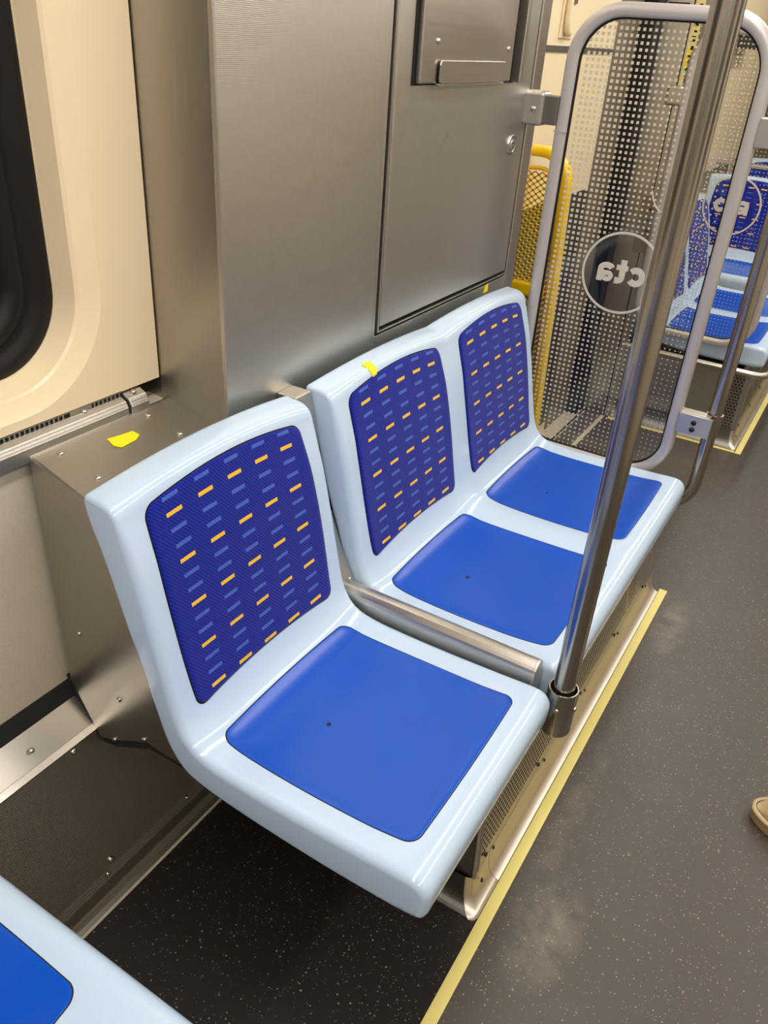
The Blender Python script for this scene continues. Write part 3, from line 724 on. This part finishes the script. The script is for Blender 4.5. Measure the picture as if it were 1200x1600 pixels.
# ------------------------------------------------------------------ grab poles
gp = thing('grab_pole', (-0.232, 1.121, 0.31), 'thick stainless grab pole rising from a socket between the seats', 'pole')
tube('pole', [(-0.232, 1.121, 0.33 + 1.81 * i / 6) for i in range(7)], 0.0193, 'pole', gp, 28)
sk = []
for r, z in ((0.0, 0.312), (0.026, 0.312), (0.0278, 0.316), (0.0278, 0.408), (0.0270, 0.411), (0.0245, 0.411), (0.0235, 0.405), (0.0235, 0.35)):
    sk.append([(-0.232 + r * math.cos(2 * PI * k / 28), 1.121 + r * math.sin(2 * PI * k / 28), z) for k in range(28)])
so = loft(sk, 'pole', 'socket', gp); es = so.modifiers.new('split', 'EDGE_SPLIT'); es.split_angle = 0.9
for a in (-1.5, -0.1, 3.4): screw((-0.232 + 0.0278 * math.cos(a), 1.121 + 0.0278 * math.sin(a), 0.376), (math.cos(a), math.sin(a), 0), gp, SCREW, 1.0)
box('socket_bracket', -0.33, -0.25, 1.112, 1.130, 0.318, 0.345, 'steel_dark', gp, 0.002)
PX2, PY2 = -0.2275, 2.135
gp2 = thing('grab_pole', (PX2, PY2, 0.30), 'slimmer stainless grab pole curving under the far end of the two-place seat', 'pole')
pts = [(PX2 - 0.20, PY2, 0.300), (PX2 - 0.10, PY2, 0.300)] + [(PX2 - 0.09 + 0.09 * math.sin(a), PY2, 0.39 - 0.09 * math.cos(a)) for a in [PI / 2 * i / 8 for i in range(9)]] + [(PX2, PY2, 0.6 + 0.3 * i) for i in range(6)]
tube('pole', pts, 0.0178, 'pole', gp2, 22)

# ------------------------------------------------------------------ glass screens
def letter_mesh(mirror):
    """the three lower-case letters as bold strokes, 1.2 mm thick, centred on x, standing on z=0"""
    v = []; f = []; T = 0.0006
    def stroke(pts, w):
        T = 0.0006 + 0.00002 * len(v) / 10
        k0 = len(v); P = [Vector(p) for p in pts]
        for i, p in enumerate(P):
            d = (P[min(i + 1, len(P) - 1)] - P[max(i - 1, 0)]).normalized(); nn = Vector((-d.y, d.x)) * (w / 2)
            for q in (p + nn, p - nn):
                v.append((-q.x if mirror else q.x, -T, q.y)); v.append((-q.x if mirror else q.x, T, q.y))
        for i in range(len(P) - 1):
            a = k0 + 4 * i; b = a + 4
            f.extend([(a, a + 2, b + 2, b), (a + 1, b + 1, b + 3, a + 3), (a, b, b + 1, a + 1), (a + 2, a + 3, b + 3, b + 2)])
        e = k0 + 4 * (len(P) - 1)
        f.extend([(k0, k0 + 1, k0 + 3, k0 + 2), (e, e + 2, e + 3, e + 1)])
    def ell(cx, cz, rx, rz, a0, a1, n=18): return [(cx + rx * math.cos(math.radians(a0 + (a1 - a0) * i / n)), cz + rz * math.sin(math.radians(a0 + (a1 - a0) * i / n))) for i in range(n + 1)]
    stroke(ell(-0.039, 0.024, 0.0165, 0.0165, 38, 322, 24), 0.0155)                         # c
    stroke([(-0.0035, 0.060), (-0.0035, 0.016)] + ell(0.0075, 0.016, 0.011, 0.0085, 180, 270, 8) + [(0.0135, 0.0075)], 0.0155)   # t
    stroke([(-0.0165, 0.0405), (0.0135, 0.0405)], 0.0125)
    stroke(ell(0.0385, 0.0315, 0.0150, 0.0095, 158, 0, 14) + [(0.0535, 0.020), (0.0535, 0.0)], 0.0145)      # a
    stroke(ell(0.0345, 0.0145, 0.0095, 0.0078, 0, 360, 20), 0.0120)
    stroke([(0.034, 0.0235), (0.053, 0.0235)], 0.0080)
    me = bpy.data.meshes.new('logo_letters'); me.from_pydata(v, [], f); me.materials.append(M['logo']); return me
def screen(Y, xl, xr, zb, zt, cx, cz, label, mirror, flip, dk):
    s = thing('glass_screen', ((xl + xr) / 2, Y, zb), label, 'glass screen', 'glass door screens')
    r = 0.11; ra, rb = 0.0155, 0.0165
    path = rrect(xl, xr, zb, zt, r, 10)
    P = [(x, Y, z) for x, z in path]; P.append(P[0]); 
    # closed sweep
    n_ = len(path); seg = 16; vv = []; ff = []
    for i in range(n_):
        a = path[i - 1]; b = path[(i + 1) % n_]; d = Vector((b[0] - a[0], 0, b[1] - a[1])).normalized(); nrm = Vector((d.z, 0, -d.x))
        for k in range(seg):
            t = 2 * PI * k / seg; ca = math.copysign(abs(math.cos(t)) ** 0.65, math.cos(t)); sa = math.copysign(abs(math.sin(t)) ** 0.65, math.sin(t))
            vv.append(Vector((path[i][0], Y, path[i][1])) + nrm * (ca * ra) + Vector((0, 1, 0)) * (sa * rb))
    for i in range(n_):
        for k in range(seg): ff.append((i * seg + k, i * seg + (k + 1) % seg, ((i + 1) % n_) * seg + (k + 1) % seg, ((i + 1) % n_) * seg + k))
    mesh('frame', vv, ff, 'tube', s, True)
    # gasket inside the frame
    g1 = [(x, Y - 0.005, z) for x, z in rrect(xl + 0.012, xr - 0.012, zb + 0.012, zt - 0.012, r - 0.012, 10)]
    g2 = [(x, Y - 0.005, z) for x, z in rrect(xl + 0.0185, xr - 0.0185, zb + 0.0185, zt - 0.0185, r - 0.0185, 10)]
    g3 = [(x, Y + 0.005, z) for x, _, z in g2]; g4 = [(x, Y + 0.005, z) for x, _, z in g1]
    loft([g1, g2, g3, g4], 'black', 'gasket', s)
    gp_ = rrect(xl + 0.015, xr - 0.015, zb + 0.015, zt - 0.015, r - 0.015, 10); nn = len(gp_)
    gm = glass('printed_glass', xr - xl - 0.03, zt - zb, cx - xl - 0.015, cz - zb, flip, dk)
    uvs = [(x - xl - 0.015, z - zb) for x, z in gp_]
    pn = mesh('pane', [(x, Y, z) for x, z in gp_], [tuple(range(nn))], gm, s, uvs=uvs)
    # logo ring and letters
    R1, R2 = 0.1025, 0.0965; vv = []; ff = []; q = 64
    for rr, yy in ((R1, -0.0006), (R2, -0.0006), (R2, 0.0006), (R1, 0.0006)):
        for k in range(q): vv.append((cx + rr * math.cos(2 * PI * k / q), Y + yy, cz + rr * math.sin(2 * PI * k / q)))
    for i in range(4):
        for k in range(q): ff.append((i * q + k, i * q + (k + 1) % q, ((i + 1) % 4) * q + (k + 1) % q, ((i + 1) % 4) * q + k))
    mesh('logo_ring', vv, ff, 'logo', s)
    tm = letter_mesh(mirror)
    t = bpy.data.objects.new('logo_letters', tm); col.objects.link(t); t.parent = s
    t.location = Vector((cx, Y - 0.0004, cz - 0.026)) - OFF[s.name]; OFF[t.name] = OFF[s.name] + t.location
    return s
SY = 2.112
sc1 = screen(SY, -0.760, -0.3205, 0.382, 1.470, -0.542, 0.900, 'clear glass screen printed with shrinking white squares beside the two-place seat', True, False, 1.0)
# upper bracket to the cabinet, two brackets to the slim pole
bk = box('wall_bracket', -0.865, -0.808, SY - 0.026, SY + 0.026, 1.215, 1.292, 'bracket', sc1, 0.009, 4)
box('bracket_block', -0.812, -0.772, SY - 0.020, SY + 0.020, 1.220, 1.284, 'steel_dark', sc1, 0.002)
screw((-0.832, SY - 0.026, 1.252), (0, -1, 0), bk, SCREW, 1.3)
box('frame_joint', -0.776, -0.744, SY - 0.0168, SY + 0.0168, 1.207, 1.209, 'tube', sc1)
lb = box('pole_bracket', -0.308, -0.224, SY - 0.022, SY - 0.014, 0.535, 0.590, 'bracket', sc1, 0.001)
box('bracket_arm', -0.308, -0.232, SY - 0.016, SY + 0.016, 0.586, 0.592, 'bracket', lb, 0.001)
tube('bracket_clamp', [(PX2, PY2, 0.534), (PX2, PY2, 0.592)], 0.0215, 'pole', sc1, 20)
screw((-0.268, SY - 0.022, 0.570), (0, -1, 0), lb, BSCREW, 1.5); screw((-0.268, SY - 0.022, 0.551), (0, -1, 0), lb, BSCREW, 1.5)
box('pole_bracket', -0.308, -0.215, SY - 0.018, SY + 0.014, 1.225, 1.285, 'bracket', sc1, 0.002)
FSY = 3.352
sc2 = screen(FSY, -0.765, -0.318, 0.420, 1.470, -0.512, 0.920, 'farther glass screen with white squares, across the doorway', False, False, 0.75)
box('wall_bracket', -0.83, -0.772, FSY - 0.022, FSY + 0.022, 1.225, 1.290, 'bracket', sc2, 0.008, 3)

# ------------------------------------------------------------------ doorway recess on the left
dw = struct(box('door_1', -0.985, -0.955, 2.19, 3.02, 0.0, 2.14, 'cream', None, 0.002))
box('header_groove', -0.957, -0.950, 2.19, 3.02, 1.372, 1.388, 'steel_dark', dw, 0.001)
box('door_lower_sheet', -0.957, -0.951, 2.19, 3.02, 0.05, 0.955, 'door_grey', dw, 0.001)
tube('door_latch', [(-0.945, 2.52, 1.62), (-0.940, 2.52, 1.45), (-0.940, 2.525, 1.425), (-0.942, 2.545, 1.418)], 0.010, 'cream', dw, 10)
box('latch_plate', -0.955, -0.950, 2.50, 2.60, 1.405, 1.70, 'cream', dw, 0.003)
box('latch_tab', -0.950, -0.945, 2.565, 2.59, 1.492, 1.502, 'steel_dark', dw)
struct(box('trim_1', -1.00, -0.952, 3.02, 3.26, 0.0, 2.14, 'taupe', None, 0.003))
struct(box('trim_2', -0.985, -0.902, 3.262, 3.352, 0.0, 2.14, 'black', None, 0.004))
struct(box('trim_3', -0.955, -0.795, 2.20, 3.335, 0.0, 0.004, 'grey_lam', None, 0.001))
struct(box('trim_4', -0.895, -0.889, 2.20, 3.335, 0.004, 0.006, 'black', None))
# far cabinet, end face toward the camera
fc = thing('far_cabinet', (-0.88, 4.0, 0), 'stainless cabinet beyond the doorway with a yellow printed tape on its edge', 'cabinet')
box('body', -1.05, -0.862, 3.356, 4.36, 0.80, 2.14, 'steel', fc, 0.003)
box('end_panel', -0.900, -0.772, 3.350, 3.372, 0.0, 2.14, 'steel', fc, 0.002)
box('edge_seam', -0.806, -0.802, 3.3488, 3.3505, 0.0, 2.14, 'black', fc)
box('name_plate', -0.893, -0.820, 3.346, 3.350, 1.495, 1.540, 'black', fc, 0.001)
for x in (-0.887, -0.826): screw((x, 3.346, 1.532), (0, -1, 0), fc, SCREW, 0.8)
pl = box('hinge_plate', -0.835, -0.778, 3.346, 3.350, 0.70, 0.915, 'steel_h', fc, 0.001)
for z in (0.865, 0.825, 0.788): screw((-0.797, 3.346, z), (0, -1, 0), pl, BSCREW, 1.3)
ft = box('edge_tape', -0.797, -0.768, 3.3472, 3.3496, 1.285, 2.05, 'yellow_strip', fc)
rnd = random.Random(2); z = 1.30; v = []; f = []
while z < 2.0:
    h = rnd.uniform(0.003, 0.012); addbox(v, f, -0.790 + rnd.uniform(0, .006), -0.774, 3.3462, 3.3473, z, z + h); z += h + rnd.uniform(0.006, 0.02)
pr = mesh('tape_print', v, f, 'black', ft); pr['kind'] = 'stuff'
box('tape_patch', -0.796, -0.769, 3.3464, 3.3474, 1.345, 1.40, 'tape', ft)
wh = tube('white_cable', [(-0.805, 3.335, 0.935), (-0.795, 3.335, 0.905), (-0.775, 3.335, 0.875), (-0.752, 3.335, 0.860), (-0.742, 3.335, 0.885), (-0.735, 3.335, 0.93), (-0.73, 3.337, 1.0)], 0.0035, 'white', None, 8)
tag(wh, 'thin white looped cable beside the far steel cabinet edge', 'cable')
# support tube round the far seat base
st = tube('seat_tube', [(-0.79, 3.352, 0.325), (-0.60, 3.352, 0.325), (-0.40, 3.352, 0.325), (-0.27, 3.352, 0.325), (-0.245, 3.357, 0.325), (-0.228, 3.372, 0.325), (-0.218, 3.40, 0.325), (-0.214, 3.43, 0.325), (-0.214, 3.7, 0.325), (-0.214, 4.3, 0.325)], 0.013, 'steel_h', None, 14)
tag(st, 'stainless support tube wrapping the far seat base', 'tube')
# wall beyond the far cabinet
struct(box('window_2', -1.0, -0.985, 6.4, 7.8, 0.98, 1.75, 'pane', None, 0.03))
struct(box('trim_5', -1.05, -1.0, 4.36, 9.0, 0.80, 2.14, 'cream'))
gh = thing('wall_handle', (-0.95, 5.25, 1.42), 'black padded handle on the cream wall at the top right', 'handle')
box('pad', -0.945, -0.905, 4.98, 5.55, 1.425, 1.488, 'black', gh, 0.012, 3)
for y in (5.05, 5.48): box('stand_off', -1.0, -0.94, y - 0.015, y + 0.015, 1.44, 1.472, 'steel_h', gh, 0.002)
g = thing('grab_rail', (-0.46, 5.175, 0.80), 'horizontal steel grab rail on top of the far seat back', 'rail')
tube('rail', [(-0.93, 5.185, 0.875), (-0.46, 5.185, 0.875), (0.0, 5.185, 0.875)], 0.014, 'steel_h', g, 12)
for x in (-0.85, -0.08): tube('rail_stub', [(x, 5.185, 0.80), (x, 5.185, 0.872)], 0.011, 'steel_h', g, 10)

# ------------------------------------------------------------------ yellow mesh frame leaning in the doorway
yf = thing('mesh_frame', (-0.88, 2.42, 0), 'yellow tubular frame with expanded metal mesh behind the cabinet', 'frame')
fy = 2.40; yl, yr, yt = -0.945, -0.822, 1.135
arch = [(-0.945, 0.02)] + [(-0.945, 0.3 + 0.2 * i) for i in range(4)]
path = [(-1.0 + 0.0, 0)]
P = [(-0.822, fy + 0.10, 0.01), (-0.822, fy + 0.06, 0.40), (-0.822, fy + 0.02, 0.80), (-0.823, fy, 1.0)] + [(-0.905 + 0.082 * math.cos(a), fy - 0.0, 1.04 + 0.085 * math.sin(a)) for a in [PI / 2 * i / 8 for i in range(9)]] + [(-0.935, fy, 1.125)]
tube('frame_tube', P, 0.02, 'yellow', yf, 14, (0.026, 0.015))
P = [(-0.842, fy - 0.012, 0.01), (-0.842, fy - 0.012, 0.5), (-0.842, fy - 0.012, 0.98)] + [(-0.905 + 0.063 * math.cos(a), fy - 0.012, 1.02 + 0.062 * math.sin(a)) for a in [PI / 2 * i / 6 for i in range(7)]] + [(-0.938, fy - 0.012, 1.08)]
tube('inner_rim', P, 0.006, 'yellow', yf, 8)
box('cross_bar', -0.945, -0.838, fy - 0.022, fy + 0.01, 0.715, 0.755, 'yellow', yf, 0.008, 3)
v = []; f = []
dx, dz, wd = 0.0225, 0.0175, 0.0022
def bar(a, b):
    A = Vector(a); B = Vector(b); d = (B - A).normalized(); nrm = Vector((-d.z, 0, d.x)) * wd; dp = Vector((0, 0.0015, 0)); k = len(v)
    v.extend([A - nrm - dp, A + nrm - dp, B + nrm - dp, B - nrm - dp, A - nrm + dp, A + nrm + dp, B + nrm + dp, B - nrm + dp])
    f.extend([(k + i for i in q) for q in ()]); f.extend([tuple(k + i for i in q) for q in ((0, 1, 2, 3), (7, 6, 5, 4), (0, 4, 5, 1), (2, 6, 7, 3), (1, 5, 6, 2), (0, 3, 7, 4))])
r_ = 0; z = 0.30
while z < 1.09:
    x = -0.945 + (dx / 2 if r_ % 2 else 0)
    while x < -0.842:
        top = 1.02 + (math.sqrt(max(0.063 ** 2 - (x + 0.905) ** 2, 0)) if x > -0.905 else 0.063)
        if z + dz < top:
            bar((x, fy, z), (x + dx / 2, fy, z + dz / 2 * 1.0)); bar((x, fy, z), (x - dx / 2, fy, z + dz / 2 * 1.0))
        x += dx
    z += dz / 2; r_ += 1
em = mesh('expanded_mesh', [tuple(p) for p in v], f, 'yellow', yf); em['kind'] = 'stuff'

# ------------------------------------------------------------------ shoe at the right edge
def shoe():
    s = thing('shoe', (0.29, 1.45, 0), 'tan leather shoe toe at the right edge of the aisle floor', 'shoe')
    L = 0.29; tx = 0.150; cy = 1.452
    def half(t):   # half width along the length, t from toe 0 to heel 1
        return 0.052 * (math.sin(min(t / 0.32, 1) * PI / 2) ** 0.55) * (1 - 0.28 * sstep(0.35, 0.8, t)) * (math.sqrt(max(0, 1 - max(0, (t - 0.9) / 0.1) ** 2)) if t > 0.9 else 1)
    T = [0.002, 0.012, 0.03, 0.06, 0.10, 0.16, 0.24, 0.34, 0.45, 0.56, 0.67, 0.78, 0.88, 0.95, 0.985, 0.999]
    def lay(extra, z): 
        out = []
        for t in T: out.append((tx + t * L - (extra if t < 0.3 else 0) * (1 - t / 0.3 if t < .3 else 0), cy - half(t) - extra, z))
        for t in T[::-1]: out.append((tx + t * L - (extra if t < 0.3 else 0) * (1 - t / 0.3 if t < .3 else 0), cy + half(t) + extra, z))
        return out
    R_ = [lay(0.002, 0.0), lay(0.004, 0.004), lay(0.004, 0.022), lay(0.002, 0.026)]
    n_ = len(R_[0]); vv = [p for r in R_ for p in r]; ff = [(i * n_ + k, i * n_ + (k + 1) % n_, (i + 1) * n_ + (k + 1) % n_, (i + 1) * n_ + k) for i in range(3) for k in range(n_)] + [tuple(range(n_))[::-1], tuple(range(3 * n_, 4 * n_))]
    mesh('sole', vv, ff, 'sole', s, False)
    R_ = [lay(0.0055, 0.024), lay(0.0065, 0.027), lay(0.0055, 0.030), lay(0.0, 0.031)]
    vv = [p for r in R_ for p in r]; ff = [(i * n_ + k, i * n_ + (k + 1) % n_, (i + 1) * n_ + (k + 1) % n_, (i + 1) * n_ + k) for i in range(3) for k in range(n_)]
    mesh('welt', vv, ff, 'leather', s, True)
    # upper: cross-section arches
    vv = []; ff = []; K = 14
    def top(t): return 0.030 + 0.036 * sstep(0, 0.14, t) + 0.055 * sstep(0.2, 0.62, t) + 0.0 * t
    for t in T:
        h = half(t) - 0.001
        for k in range(K + 1):
            a = PI * k / K; c_ = math.copysign(abs(math.cos(a)) ** 0.75, math.cos(a))
            vv.append((tx + 0.002 + t * (L - 0.006), cy + h * c_, 0.029 + (top(t) - 0.029) * math.sin(a) ** 0.7))
    for i in range(len(T) - 1):
        for k in range(K): ff.append((i * (K + 1) + k, i * (K + 1) + k + 1, (i + 1) * (K + 1) + k + 1, (i + 1) * (K + 1) + k))
    ff.append(tuple(range(K + 1))); ff.append(tuple((len(T) - 1) * (K + 1) + k for k in range(K + 1)))
    mesh('upper', vv, ff, 'leather', s, True)
    for i in range(4):
        x = tx + L * (0.42 + 0.06 * i); z = top(0.42 + 0.06 * i) + 0.001
        tube('lace', [(x - 0.004, cy - 0.018, z - 0.006), (x, cy, z + 0.001), (x + 0.004, cy + 0.018, z - 0.006)], 0.0022, 'sole', s, 6)
shoe()
